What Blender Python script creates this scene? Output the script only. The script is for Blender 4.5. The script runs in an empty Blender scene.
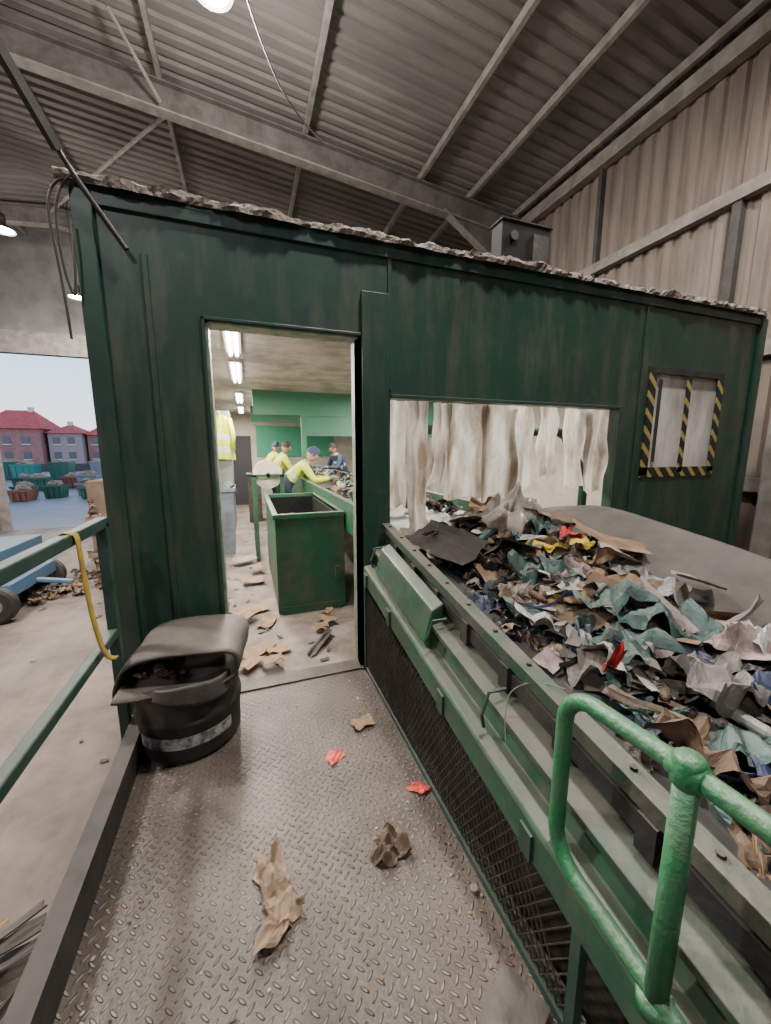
import bpy, math, random
from mathutils import Vector, Matrix, noise, Euler
R = random.Random(7)
sc = bpy.context.scene

# ------------------------------------------------------------------ materials
def _n(nt, t, **kw):
    n = nt.nodes.new(t)
    for k, v in kw.items(): setattr(n, k, v)
    return n
def M(name, col, rough=.75, metal=0., col2=None, scale=4., bump=0., bscale=30., dust=None, dustamt=.6,
      stretch=(1,1,1), emit=None, estr=0., lo=.38, hi=.62, spec=.5, grime=None, gscale=3., gstretch=(2,2,.35), gamt=.75):
    m = bpy.data.materials.new(name); m.use_nodes = True
    nt = m.node_tree; b = nt.nodes['Principled BSDF']; L = nt.links.new
    c4 = lambda c: (c[0], c[1], c[2], 1)
    b.inputs['Base Color'].default_value = c4(col)
    b.inputs['Roughness'].default_value = rough
    b.inputs['Metallic'].default_value = metal
    b.inputs['Specular IOR Level'].default_value = spec
    tc = _n(nt, 'ShaderNodeTexCoord'); mp = _n(nt, 'ShaderNodeMapping')
    mp.inputs['Scale'].default_value = stretch
    L(tc.outputs['Object'], mp.inputs['Vector'])
    out = None
    def mixto(fac, c, out):
        mx = _n(nt, 'ShaderNodeMix', data_type='RGBA')
        if out: L(out, mx.inputs[6])
        else: mx.inputs[6].default_value = c4(col)
        mx.inputs[7].default_value = c4(c); L(fac, mx.inputs[0]); return mx.outputs[2]
    if col2 is not None:
        no = _n(nt, 'ShaderNodeTexNoise'); no.inputs['Scale'].default_value = scale
        no.inputs['Detail'].default_value = 8; no.inputs['Roughness'].default_value = .65
        L(mp.outputs[0], no.inputs['Vector'])
        mr = _n(nt, 'ShaderNodeMapRange'); mr.inputs[1].default_value = lo; mr.inputs[2].default_value = hi
        L(no.outputs[0], mr.inputs[0]); out = mixto(mr.outputs[0], col2, None)
    if grime is not None:
        mp2 = _n(nt, 'ShaderNodeMapping'); mp2.inputs['Scale'].default_value = gstretch; L(tc.outputs['Object'], mp2.inputs['Vector'])
        no = _n(nt, 'ShaderNodeTexNoise'); no.inputs['Scale'].default_value = gscale; no.inputs['Detail'].default_value = 9; no.inputs['Roughness'].default_value = .7
        L(mp2.outputs[0], no.inputs['Vector'])
        mr = _n(nt, 'ShaderNodeMapRange'); mr.inputs[1].default_value = .47; mr.inputs[2].default_value = .75; mr.inputs[4].default_value = gamt
        L(no.outputs[0], mr.inputs[0]); out = mixto(mr.outputs[0], grime, out)
    if dust is not None:
        g = _n(nt, 'ShaderNodeNewGeometry'); sx = _n(nt, 'ShaderNodeSeparateXYZ'); L(g.outputs['Normal'], sx.inputs[0])
        n2 = _n(nt, 'ShaderNodeTexNoise'); n2.inputs['Scale'].default_value = 9; n2.inputs['Detail'].default_value = 7
        L(tc.outputs['Object'], n2.inputs['Vector'])
        a = _n(nt, 'ShaderNodeMath', operation='MULTIPLY_ADD'); L(sx.outputs[2], a.inputs[0]); a.inputs[1].default_value = .6; L(n2.outputs[0], a.inputs[2])
        r2 = _n(nt, 'ShaderNodeMapRange'); r2.inputs[1].default_value = .55; r2.inputs[2].default_value = 1.2; r2.inputs[4].default_value = dustamt
        L(a.outputs[0], r2.inputs[0]); out = mixto(r2.outputs[0], dust, out)
    if out: L(out, b.inputs['Base Color'])
    if bump:
        n3 = _n(nt, 'ShaderNodeTexNoise'); n3.inputs['Scale'].default_value = bscale; n3.inputs['Detail'].default_value = 6
        L(mp.outputs[0], n3.inputs['Vector'])
        bp = _n(nt, 'ShaderNodeBump'); bp.inputs['Strength'].default_value = bump; bp.inputs['Distance'].default_value = .02
        L(n3.outputs[0], bp.inputs['Height']); L(bp.outputs[0], b.inputs['Normal'])
    if emit:
        b.inputs['Emission Color'].default_value = c4(emit); b.inputs['Emission Strength'].default_value = estr
    return m

DUST = (.17, .14, .115)
def tread_plate():
    m = M('tread_plate', (.118,.091,.073), .6, .0, (.050,.039,.032), 1.7, lo=.38, hi=.66, grime=(.21,.178,.152), gscale=1.1, gstretch=(1,1,1))
    nt = m.node_tree; L = nt.links.new; b = nt.nodes['Principled BSDF']
    tc = _n(nt, 'ShaderNodeTexCoord'); mp = _n(nt, 'ShaderNodeMapping')
    mp.inputs['Rotation'].default_value = (0, 0, math.radians(45)); s = 1/.035; mp.inputs['Scale'].default_value = (s, s, s)
    L(tc.outputs['Object'], mp.inputs[0]); sx = _n(nt, 'ShaderNodeSeparateXYZ'); L(mp.outputs[0], sx.inputs[0])
    def ma(op, a, b_=None, c=None):
        n = _n(nt, 'ShaderNodeMath', operation=op)
        for i, q in enumerate((a, b_, c)):
            if q is None: continue
            if isinstance(q, (int, float)): n.inputs[i].default_value = q
            else: L(q, n.inputs[i])
        return n.outputs[0]
    X, Y = sx.outputs[0], sx.outputs[1]
    fx, fy = ma('FLOOR', X), ma('FLOOR', Y)
    u = ma('SUBTRACT', ma('SUBTRACT', X, fx), .5); v = ma('SUBTRACT', ma('SUBTRACT', Y, fy), .5)
    par = ma('FLOORED_MODULO', ma('ADD', fx, fy), 2.)
    ip = ma('SUBTRACT', 1., par)
    a = ma('ADD', ma('MULTIPLY', u, par), ma('MULTIPLY', v, ip))
    c = ma('ADD', ma('MULTIPLY', v, par), ma('MULTIPLY', u, ip))
    e = ma('ADD', ma('POWER', ma('DIVIDE', ma('ABSOLUTE', a), .47), 2.), ma('POWER', ma('DIVIDE', ma('ABSOLUTE', c), .14), 2.))
    mr = _n(nt, 'ShaderNodeMapRange', interpolation_type='SMOOTHSTEP'); mr.inputs[1].default_value = 1.2; mr.inputs[2].default_value = .3
    L(e, mr.inputs[0])
    n3 = _n(nt, 'ShaderNodeTexNoise'); n3.inputs['Scale'].default_value = 70; L(tc.outputs['Object'], n3.inputs['Vector'])
    h = ma('ADD', mr.outputs[0], ma('MULTIPLY', n3.outputs[0], .5))
    bp = _n(nt, 'ShaderNodeBump'); bp.inputs['Strength'].default_value = 1.; bp.inputs['Distance'].default_value = .008
    L(h, bp.inputs['Height']); L(bp.outputs[0], b.inputs['Normal'])
    old = b.inputs['Base Color'].links[0].from_socket
    n4 = _n(nt, 'ShaderNodeTexNoise'); n4.inputs['Scale'].default_value = 3; n4.inputs['Detail'].default_value=6; L(tc.outputs['Object'], n4.inputs['Vector'])
    glint = _n(nt,'ShaderNodeMapRange'); glint.inputs[1].default_value=.40; glint.inputs[2].default_value=.60; glint.inputs[3].default_value=.05; glint.inputs[4].default_value=.7; L(n4.outputs[0],glint.inputs[0])
    mx = _n(nt, 'ShaderNodeMix', data_type='RGBA'); L(ma('MULTIPLY', mr.outputs[0], glint.outputs[0]), mx.inputs[0]); L(old, mx.inputs[6]); mx.inputs[7].default_value = (.32,.28,.25,1)  # highlights on the raised diamonds are put into the base colour, in patches
    L(mx.outputs[2], b.inputs['Base Color'])
    b.inputs['Roughness'].default_value = .46
    return m

m_tread = tread_plate()
m_wallgreen = M('dark_green_paint', (.011,.052,.035), .42, 0, (.015,.042,.031), 1.2, .04, 14, DUST, .4, grime=(.085,.082,.066), gscale=3.2, gamt=.85)
m_green = M('machine_green_paint', (.012,.092,.044), .45, 0, (.018,.06,.036), 5, .15, 20, DUST, .5, grime=(.10,.085,.066), gscale=7, gstretch=(1,1,1))
m_greenrail = M('bright_green_paint', (.010,.16,.055), .38, 0, (.05,.15,.075), 12, .3, 55, DUST, .3)
m_rail = M('dusty_rail_paint', (.018,.065,.04), .55, 0, (.07,.068,.052), 9, .2, 30, DUST, .5)
m_darkrail = M('dark_green_rail', (.010,.045,.034), .5, 0, (.03,.06,.05), 8, .1, 30, DUST, .3)
m_black = M('black_rubber', (.014,.014,.015), .7, 0, (.04,.036,.032), 5, .2, 25, DUST, .3)
m_blackbox = M('black_sheet_metal', (.007,.007,.007), .7, 0, (.014,.013,.012), 5, spec=.2)
m_belt = M('belt_rubber', (.018,.019,.024), .45, 0, (.045,.042,.04), 4, .15, 30, DUST, .15)
m_steel = M('dark_steel', (.04,.036,.033), .55, .4, (.09,.075,.062), 7, .2, 30, DUST, .3)
m_mesh = M('mesh_steel', (.045,.04,.036), .55, .3, (.09,.075,.06), 14)
m_grey = M('dusty_grey', (.065,.06,.057), .8, 0, (.04,.036,.033), 3.5, .3, 12, DUST, .35)
m_pale = M('pale_steel', (.25,.225,.20), .7, 0, (.16,.14,.125), 4, .1, 20)
m_clad = M('wall_cladding', (.20,.16,.13), .75, 0, (.13,.10,.082), 1.3, stretch=(1,3,.4))
m_roof = M('roof_sheet', (.115,.10,.094), .85, 0, (.17,.147,.134), .9, stretch=(.6,2,1))
m_conc = M('concrete_floor', (.215,.165,.135), .8, 0, (.085,.064,.052), .8, .5, 9, lo=.36, hi=.62, grime=(.30,.24,.20), gscale=.5, gstretch=(2,.4,1))
m_crust = M('dust_crust', (.25,.21,.18), .95, 0, (.10,.082,.07), 14, 1., 40)
m_card = M('cardboard', (.32,.205,.12), .85, 0, (.22,.14,.085), 7)
m_white = M('white_plastic', (.62,.62,.6), .5, 0, (.42,.4,.37), 6)
m_ceil = M('cabin_ceiling_dusty', (.46,.42,.38), .8, 0, (.26,.225,.20), 3)
m_int = M('cabin_inner_paint', (.03,.17,.09), .6, 0, (.06,.15,.10), 3)
m_cream = M('cream_paint', (.62,.55,.40), .6, 0, (.4,.34,.25), 6)
m_blue = M('blue_paint', (.05,.16,.30), .5, 0, (.1,.16,.22), 5, dust=DUST)
m_yellow = M('yellow_strap', (.5,.34,.03), .6, 0, (.3,.2,.05), 10)
m_red = M('red_plastic', (.65,.08,.05), .5)
m_lamp = M('lamp_glow', (1,1,1), .5, emit=(1,.97,.92), estr=80)
m_tube = M('tube_glow', (1,1,1), .5, emit=(1,.98,.93), estr=22)

# ------------------------------------------------------------------ builder
class B:
    def __init__(s): s.v=[]; s.f=[]; s.m=[]
    def add(s, vs, fs, mi=0):
        o=len(s.v); s.v += [tuple(v) for v in vs]; s.f += [tuple(o+i for i in f) for f in fs]; s.m += [mi]*len(fs)
    def box(s, lo, hi, mi=0, mat=None):
        x0,y0,z0=lo; x1,y1,z1=hi
        vs=[Vector(p) for p in ((x0,y0,z0),(x1,y0,z0),(x1,y1,z0),(x0,y1,z0),(x0,y0,z1),(x1,y0,z1),(x1,y1,z1),(x0,y1,z1))]
        if mat: vs=[mat@v for v in vs]
        s.add(vs, [(0,3,2,1),(4,5,6,7),(0,1,5,4),(1,2,6,5),(2,3,7,6),(3,0,4,7)], mi); return s
    def beam(s, p0, p1, w, h, mi=0, up=(0,0,1)):
        p0=Vector(p0); p1=Vector(p1); d=(p1-p0).normalized(); sd=d.cross(Vector(up)).normalized(); u=sd.cross(d)
        vs=[]
        for p in (p0,p1):
            for a,b in ((-1,-1),(1,-1),(1,1),(-1,1)): vs.append(p+sd*a*w/2+u*b*h/2)
        s.add(vs, [(0,1,2,3),(7,6,5,4),(0,4,5,1),(1,5,6,2),(2,6,7,3),(3,7,4,0)], mi); return s
    def tube(s, pts, r, n=10, mi=0, caps=True):
        pts=[Vector(p) for p in pts]; k=len(pts)
        rs = r if isinstance(r,(list,tuple)) else [r]*k
        d=(pts[1]-pts[0]).normalized(); a=d.orthogonal().normalized(); vs=[]
        for i,p in enumerate(pts):
            if i==0: t=pts[1]-pts[0]
            elif i==k-1: t=pts[-1]-pts[-2]
            else: t=(pts[i+1]-p).normalized()+(p-pts[i-1]).normalized()
            t.normalize(); a=(a-t*a.dot(t)).normalized(); b=t.cross(a)
            for j in range(n):
                th=2*math.pi*j/n; vs.append(p+(a*math.cos(th)+b*math.sin(th))*rs[i])
        fs=[(i*n+j,i*n+(j+1)%n,(i+1)*n+(j+1)%n,(i+1)*n+j) for i in range(k-1) for j in range(n)]
        if caps: fs += [tuple(range(n-1,-1,-1)), tuple((k-1)*n+j for j in range(n))]
        s.add(vs, fs, mi); return s
    def prism(s, prof, y0, y1, zf, mi=0, seg=1, closed=True):
        n=len(prof); vs=[]
        for i in range(seg+1):
            y=y0+(y1-y0)*i/seg
            for x,dz in prof: vs.append((x,y,zf(y)+dz))
        rng = n if closed else n-1
        fs=[(i*n+j,i*n+(j+1)%n,(i+1)*n+(j+1)%n,(i+1)*n+j) for i in range(seg) for j in range(rng)]
        if closed: fs += [tuple(range(n-1,-1,-1)), tuple(seg*n+j for j in range(n))]
        s.add(vs, fs, mi); return s
    def grid(s, fn, nu, nv, mi=0):
        vs=[fn(i/nu, j/nv) for j in range(nv+1) for i in range(nu+1)]
        w=nu+1
        s.add(vs, [(j*w+i,j*w+i+1,(j+1)*w+i+1,(j+1)*w+i) for j in range(nv) for i in range(nu)], mi); return s
    def sheet(s, c, sx, sy, rot, mi=0, amp=.02, n=5, curl=0., seed=0, fine=.5):
        c=Vector(c); q=rot.to_matrix(); o=Vector((seed*3.7,seed*1.3,seed*.7))
        def fn(u,v):
            x=(u-.5)*sx*(1+.2*noise.noise(o+Vector((v*3,0,5)))); y=(v-.5)*sy*(1+.2*noise.noise(o+Vector((u*3,9,0))))
            z=amp*(noise.noise(o+Vector((u*2.5,v*2.5,0)))*1.5+fine*noise.noise(o+Vector((u*7,v*7,3))))+curl*(u-.5)**2*sx
            return c+q@Vector((x,y,z))
        return s.grid(fn, n, n, mi)
    def cloth(s, c, sx, sy, rot, mi=0, seed=0, n=14, amp=.3, drape=.25):
        c=Vector(c); q=rot.to_matrix(); o=Vector((seed*3.1,seed*1.9,seed*.7)); m_=min(sx,sy); rr=random.Random(seed*7+1)
        cr=[(rr.uniform(0,math.pi),rr.uniform(1.0,3.6),rr.random(),rr.uniform(.4,1)) for _ in range(5)]
        tri=lambda t: abs((t%1)*2-1)-.5
        def fn(u,v):
            a,b_=2*u-1,2*v-1
            x=a*math.sqrt(1-b_*b_*.35); y=b_*math.sqrt(1-a*a*.35)
            k=1+.45*noise.noise(o+Vector((x*1.3,y*1.3,2)))*1.5+.12*noise.noise(o+Vector((x*5,y*5,2)))
            w=.35*noise.noise(o+Vector((x*1.3,y*1.3,0))); f=0
            for th,fr,ph,am in cr: f+=am/(.6+fr*.45)*tri(fr*.5*(x*math.cos(th)+y*math.sin(th))+ph+w)
            r=max(abs(a),abs(b_))
            z=amp*m_*(f*.9)-drape*m_*.5*r**2.5
            dx=.07*sx*noise.noise(o+Vector((x*3,y*3,8))); dy=.07*sy*noise.noise(o+Vector((x*3,y*3,12)))
            return c+q@Vector((x*k*sx*.5+dx,y*k*sy*.5+dy,z))
        return s.grid(fn, n, n, mi)
    def blob(s, c, sc_, rot, mi=0, amp=.35, nu=10, nv=7, seed=0, freq=2.2, ridge=0.):
        c=Vector(c); q=rot.to_matrix(); o=Vector((seed*1.7,seed*2.3,seed*.9)); vs=[]
        for j in range(nv+1):
            ph=math.pi*j/nv
            for i in range(nu):
                th=2*math.pi*i/nu
                d=Vector((math.sin(ph)*math.cos(th),math.sin(ph)*math.sin(th),math.cos(ph)))
                k=1+amp*noise.noise(o+d*freq)*1.6+amp*.5*noise.noise(o+d*freq*3)
                if ridge: k+=ridge*(abs(noise.noise(o+d*3+Vector((0,0,d.z*3))))*1.5-.3)
                vs.append(c+q@Vector((d.x*sc_[0]*k,d.y*sc_[1]*k,d.z*sc_[2]*k)))
        s.add(vs,[(j*nu+i,j*nu+(i+1)%nu,(j+1)*nu+(i+1)%nu,(j+1)*nu+i) for j in range(nv) for i in range(nu)],mi); return s
    def obj(s, name, mats, smooth=False, bevel=0, parent=None, solid=0, sub=0):
        me=bpy.data.meshes.new(name); me.from_pydata(s.v,[],s.f)
        for m in (mats if isinstance(mats,(list,tuple)) else [mats]): me.materials.append(m)
        for p,mi in zip(me.polygons,s.m): p.material_index=mi; p.use_smooth=smooth
        me.validate(); me.update()
        o=bpy.data.objects.new(name,me); sc.collection.objects.link(o)
        if parent: o.parent=parent
        if solid: md=o.modifiers.new('sol','SOLIDIFY'); md.thickness=solid
        if bevel: md=o.modifiers.new('bev','BEVEL'); md.width=bevel; md.segments=2; md.limit_method='ANGLE'
        return o
def empty(name, loc=(0,0,0)):
    e=bpy.data.objects.new(name,None); e.location=loc; sc.collection.objects.link(e); return e
def rot(a,b,c): return Euler((a,b,c))
def bez(p0,p1,p2,p3,n=16):
    p0,p1,p2,p3=map(Vector,(p0,p1,p2,p3)); out=[]
    for i in range(n+1):
        t=i/n; out.append(p0*(1-t)**3+p1*3*t*(1-t)**2+p2*3*t*t*(1-t)+p3*t**3)
    return out
def area(name, loc, energy, size, col=(1,.96,.9), rotx=0, sy=None, parent=None):
    l=bpy.data.lights.new(name,'AREA'); l.energy=energy; l.size=size; l.color=col
    if sy: l.shape='RECTANGLE'; l.size_y=sy
    o=bpy.data.objects.new(name,l); o.location=loc; o.rotation_euler=(rotx,0,0); sc.collection.objects.link(o)
    if parent: o.parent=parent
    return o

GZ=-1.2; YW=2.53; XR=7.0; YB=16.8; XL=-16.; YF=-9.
roofz=lambda x: 7.55+(XR-x)*.1 if x>-5 else 8.75-(-5-x)*.1

# ------------------------------------------------------------------ building shell
B().box((XL,YF,GZ-.15),(XR,YB,GZ)).obj('floor', m_conc)
def corr(name, p0, along, up, L, H, mat, pitch=.2, dep=.035):
    p0=Vector(p0); a=Vector(along).normalized(); u=Vector(up); nrm=a.cross(u).normalized(); b=B(); n=int(L/pitch); vs=[]
    xs=[]
    for i in range(n):
        for f,d in [(0,0),(.5,0),(.62,1),(.88,1)]: xs.append(((i+f)*pitch,d*dep))
    for h in (0,1):
        for s_,d in xs: vs.append(p0+a*s_+u*(H*h)+nrm*d)
    k=len(xs); b.add(vs,[(i,i+1,k+i+1,k+i) for i in range(k-1)]); return b.obj(name,mat)
corr('wall_right',(XR,YF,GZ),(0,1,0),(0,0,1),YB-YF,7.4-GZ+.25,m_clad,.27,.05)
corr('wall_left',(XL,YF,GZ),(0,1,0),(0,0,1),YB-YF,7.65-GZ,m_clad,.27)
corr('wall_front',(XL,YF,GZ),(1,0,0),(0,0,1),XR-XL,7.4-GZ,m_clad,.27)
def roofhalf(x0,x1,b):
    n=int((YB+1-YF)/.25)
    pr=[]
    for i in range(n):
        for f,d in ((0,0),(.5,0),(.62,.05),(.88,.05)): pr.append((YF+(i+f)*.25,d))
    vs=[(x0,y,roofz(x0)+d) for y,d in pr]+[(x1,y,roofz(x1)+d) for y,d in pr]; k=len(pr)
    b.add(vs,[(i,i+1,k+i+1,k+i) for i in range(k-1)])
b=B(); roofhalf(XR+.2,-5,b); roofhalf(-5.0001,XL,b); b.obj('ceiling',m_roof)
ox0,ox1,oz1=-8.0,-3.3,4.8
b=B(); b.box((XL,YB,GZ),(ox0,YB+.2,8.6)); b.box((ox0,YB,oz1),(ox1,YB+.2,8.75)); b.box((ox1,YB,GZ),(XR,YB+.2,7.6)); b.obj('wall_back',M('back_wall_sheet',(.20,.195,.195),.8,0,(.14,.13,.125),1.5))
b=B(); b.box((ox0-.1,YB-.12,GZ),(ox0+.16,YB-.01,oz1+.1)); b.box((ox0-.1,YB-.3,oz1-.05),(ox1+.1,YB-.01,oz1+.65)); b.box((ox1-.05,YB-.12,GZ),(ox1+.15,YB-.01,oz1+.1)); b.obj('door_1',m_pale)
m_raft=M('rafter_paint',(.13,.118,.108),.8,0,(.08,.07,.063),3.5)
def portal(name,y):
    b=B()
    for x0,x1 in ((XR-.1,-5),(-5,XL+.1)):
        z0,z1=roofz(x0)-.42,roofz(x1)-.42
        b.beam((x0,y,z0),(x1,y,z1),.02,.46,0)
        b.beam((x0,y,z0-.23),(x1,y,z1-.23),.22,.03,1)
        b.beam((x0,y,z0+.23),(x1,y,z1+.23),.22,.03,0)
    b.add([(XR-.3,y-.012,6.0),(XR-.3,y-.012,7.1),(XR-2.2,y-.012,7.25)],[(0,1,2)],0)
    b.beam((XR-.3,y,6.0),(XR-2.3,y,7.2),.2,.03,1)
    b.box((XR-.5,y-.11,GZ),(XR-.47,y+.11,7.2),1); b.box((XR-.1,y-.11,GZ),(XR-.07,y+.11,7.5),0); b.box((XR-.47,y-.01,GZ),(XR-.1,y+.01,7.4),0)
    b.box((XL+.1,y-.11,GZ),(XL+.4,y+.11,7.4),0)
    return b.obj(name,[m_raft,m_pale])
for y in (-3,3,9,15): portal('portal_frame',y)
b=B()
for x in [6.75,5.4,4.1,1.5,-1.1,-3.7,-6.3,-8.9,-11.5]:
    z=roofz(x)-.09; b.box((x-.04,YF,z-.07),(x+.04,YB,z+.07),0)
b.obj('roof_purlin',m_pale)
b=B()
b.box((XR-.22,YF,7.05),(XR-.04,YB,7.3)); b.box((XR-.16,YF,5.15),(XR-.02,YB,5.33)); b.box((XR-.16,YF,2.9),(XR-.02,YB,3.1)); b.box((XR-.16,YF,1.0),(XR-.02,YB,1.2))
b.obj('trim_1',m_pale)
b=B(); b.box((XR-.12,4.0,GZ),(XR-.0,4.12,5.15)); b.box((XR-.12,6.5,GZ),(XR-.0,6.58,7.05)); b.obj('trim_2',m_grey)
b=B()
b.tube([(-4,8.8,8.3),(1,3.2,7.9)],.03,6); b.tube([(-1.1,8.8,7.75),(-1.6,7.9,8.2)],.03,6); b.tube([(-5,14.8,8.3),(-1,9.2,7.9)],.04,6); b.tube([(-9,14.8,8.0),(-5,9.2,8.3)],.04,6)
b.obj('roof_bracing',m_pale)

def highbay(x,y,z,e,up=.45):
    p=empty('high_bay_or_added_lamp',(x,y,z))
    b=B(); b.tube([(0,0,.35),(0,0,.15),(0,0,.14),(0,0,0)],[.07,.07,.1,.24],20,0,False); b.tube([(0,0,.35),(0,0,.15)],.08,14); b.tube([(0,0,.35),(0,0,roofz(x)-z-.06)],.012,6); b.obj('housing',m_steel,True,parent=p)
    b=B(); b.tube([(0,0,.03),(0,0,.02)],.2,20); b.obj('lens',m_lamp,parent=p)
    l=area('light',(0,0,-.03),e,.45,(1,.95,.88),parent=p); l.data.shape='DISK'
    pl=bpy.data.lights.new('added_ceiling_fill','POINT'); pl.energy=e*up; pl.shadow_soft_size=.22; pl.color=(1,.95,.9)  # extra point light added under each lamp to brighten the ceiling
    o=bpy.data.objects.new('added_ceiling_fill',pl); o.location=(0,0,-.28); sc.collection.objects.link(o); o.parent=p
for q in [(-.08,5.85,7.0,800,.75),(-5.1,12.4,6.7,440,.7),(-4.4,14.4,6.0,260),(1.6,1.0,6.9,340),(-4.5,4.5,7.0,560,.7),(-9,8,7,400),(-3.,-3.5,7,200),(5.2,2.0,6.4,160)]: highbay(*q)  # unseen lamps over the deck and behind the camera are added to light the floor

# ------------------------------------------------------------------ sorting cabin
cab=empty('sorting_cabin')
CX0,CX1,CZ,CYE=-.72,4.92,2.88,12.0
b=B()
def w(x0,x1,z0,z1): b.box((x0,YW,z0),(x1,YW+.08,z1))
w(CX0,-.18,0,CZ); w(-.18,.72,2.33,CZ); w(.72,.95,0,CZ); w(.95,3.07,1.95,CZ); w(.95,3.07,0,.72); w(3.07,3.44,0,CZ); w(3.44,4.4,2.28,CZ); w(3.44,4.4,0,1.39); w(4.4,CX1,0,CZ)
b.obj('front_wall',m_wallgreen,parent=cab)
b=B()
b.box((.745,YW-.03,0),(.93,YW-.001,CZ-.28)); b.box((-.47,YW-.012,0),(-.44,YW-.001,CZ-.25)); b.box((CX0-.03,YW-.03,0),(CX0+.06,YW-.001,CZ))
b.box((CX0,YW-.02,CZ-.06),(CX1,YW-.001,CZ)); b.box((CX1-.06,YW-.03,.0),(CX1+.03,YW-.001,CZ))
b.box((.95,YW-.02,1.95),(3.1,YW-.001,1.975)); b.box((3.07,YW-.02,.9),(3.09,YW-.001,1.95)); b.box((3.3,YW-.012,.5),(3.32,YW-.001,CZ-.06)); b.box((.93,YW-.012,2.0),(.955,YW-.001,CZ-.06))
b.box((-.20,YW-.014,2.33),(.745,YW-.001,2.35)); b.box((-.20,YW-.014,0),(-.18,YW-.001,2.35)); 
b.obj('wall_trims',m_wallgreen,bevel=.004,parent=cab)
b=B(); b.box((.72,YW+.0,0),(.745,YW+.16,2.33)); b.box((-.18,YW+.0,0),(-.165,YW+.13,2.33)); b.box((-.18,YW,2.315),(.745,YW+.13,2.33)); b.obj('door_frame',M('worn_green',(.09,.17,.12),.5,0,(.25,.24,.2),12),parent=cab)
b=B(); b.box((CX0,YW+.08,0),(CX0+.06,CYE,CZ)); b.box((CX1-.06,YW+.08,0),(CX1,CYE,CZ)); b.obj('side_walls',[m_wallgreen],parent=cab)
b=B(); b.box((CX0+.06,CYE-.06,0),(CX1-.06,CYE,2.6)); b.box((CX0+.061,YW+.08,.0),(CX0+.075,CYE-.06,2.6)); b.box((CX1-.075,YW+.08,.0),(CX1-.061,CYE-.06,2.6)); b.obj('inner_lining',M('lining',(.46,.43,.38),.7,0,(.32,.29,.25),2),parent=cab)
b=B(); b.box((CX0+.06,YW+.08,2.6),(CX1-.06,CYE,2.66)); b.obj('inner_ceiling',m_ceil,parent=cab)
b=B(); b.box((CX0,YW-.02,CZ),(CX1,CYE,CZ+.04)); b.obj('roof_deck',m_wallgreen,parent=cab)
b=B(); b.box((CX0+.0,YW-.02,-.08),(CX1,CYE,0)); 
b.obj('cabin_floor',M('dusty_floor',(.25,.205,.175),.75,0,(.13,.10,.085),3,.4,20),parent=cab)
b=B(); b.box((-.18,YW-.03,0),(.745,YW+.1,.012)); b.obj('threshold',m_steel,parent=cab)
b=B()
for x in (CX0+.15,2,CX1-.15):
    for y in (YW+.2,7,CYE-.2): b.box((x-.08,y-.08,GZ),(x+.08,y+.08,-.08))
b.obj('cabin_legs',m_darkrail,parent=cab)
b=B()
def crust(u,v):
    x=CX0-.08+u*(CX1-CX0+.12); a=v*math.pi*1.15-.25
    k=.040+.024*noise.noise(Vector((x*3.1,v*2,0)))+.02*noise.noise(Vector((x*11,v*5,3)))+.012*noise.noise(Vector((x*30,v*9,5)))
    return Vector((x,YW+.0+math.cos(math.pi-a)*k*1.3,CZ+.025+math.sin(a)*k*1.15))
b.grid(crust,260,8)
def crusttop(u,v):
    x=CX0+u*(CX1-CX0); y=YW+.03+v*2.0
    return Vector((x,y,CZ+.05+.025*noise.noise(Vector((x*4,y*4,1)))+.02*noise.noise(Vector((x*13,y*13,2)))))
b.grid(crusttop,120,30)
b.obj('roof_dust_crust',m_crust,parent=cab)
b=B(); b.box((.15,7.0,2.2),(4.8,7.08,2.6)); b.box((.95,7.0,0),(1.03,7.08,2.2)) ; b.box((.15,9.6,2.25),(4.8,9.68,2.6)); b.box((CX0+.08,7.0,0),(CX0+.2,7.08,2.6))
b.box((1.0,7.02,1.85),(4.8,7.06,2.2))
b.obj('inner_beams',m_int,parent=cab)
b=B(); b.tube([(3.8,3.5,.0),(3.8,3.5,1.28),(3.76,3.5,1.36),(3.46,3.5,1.76),(3.36,3.5,1.80),(1.3,3.5,1.80)],.05,12); b.tube([(3.1,3.5,1.8),(3.1,4.6,1.8)],.04,10); b.obj('inner_pipe_frame',m_green,True,parent=cab)
b=B(); b.box((-.62,CYE-.09,0),(.15,CYE-.065,2.0)); b.obj('rear_doorway',M('dark_door',(.03,.03,.035),.7),parent=cab)
b=B(); b.box((.3,CYE-.09,1.4),(2.6,CYE-.065,2.3)); b.obj('rear_panel',M('panel_green',(.04,.25,.15),.6),parent=cab)
for (x,y) in ((-.06,3.75),(-.06,5.4),(-.06,7.9),(-.06,10.2),(2.6,3.9),(2.6,6.0),(2.6,9.0)):
    p=empty('fluorescent_light',(x,y,2.57))
    B().box((-.07,-.62,0),(.07,.62,.028)).obj('batten',m_white,parent=p)
    B().tube([(-.03,-.6,-.02),(-.03,.6,-.02)],.016,8).tube([(.03,-.6,-.02),(.03,.6,-.02)],.016,8).obj('tubes',m_tube,parent=p)
    area('light',(0,0,-.06),115,.16,(1,.93,.83),sy=1.2,parent=p)
p=empty('window_1')
mh=bpy.data.materials.new('hazard_tape'); mh.use_nodes=True; nt=mh.node_tree; bb=nt.nodes['Principled BSDF']
tc=_n(nt,'ShaderNodeTexCoord'); sx=_n(nt,'ShaderNodeSeparateXYZ'); nt.links.new(tc.outputs['Object'],sx.inputs[0])
ad=_n(nt,'ShaderNodeMath',operation='ADD'); nt.links.new(sx.outputs[0],ad.inputs[0]); nt.links.new(sx.outputs[2],ad.inputs[1])
mu=_n(nt,'ShaderNodeMath',operation='MULTIPLY'); mu.inputs[1].default_value=6.5; nt.links.new(ad.outputs[0],mu.inputs[0])
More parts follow.
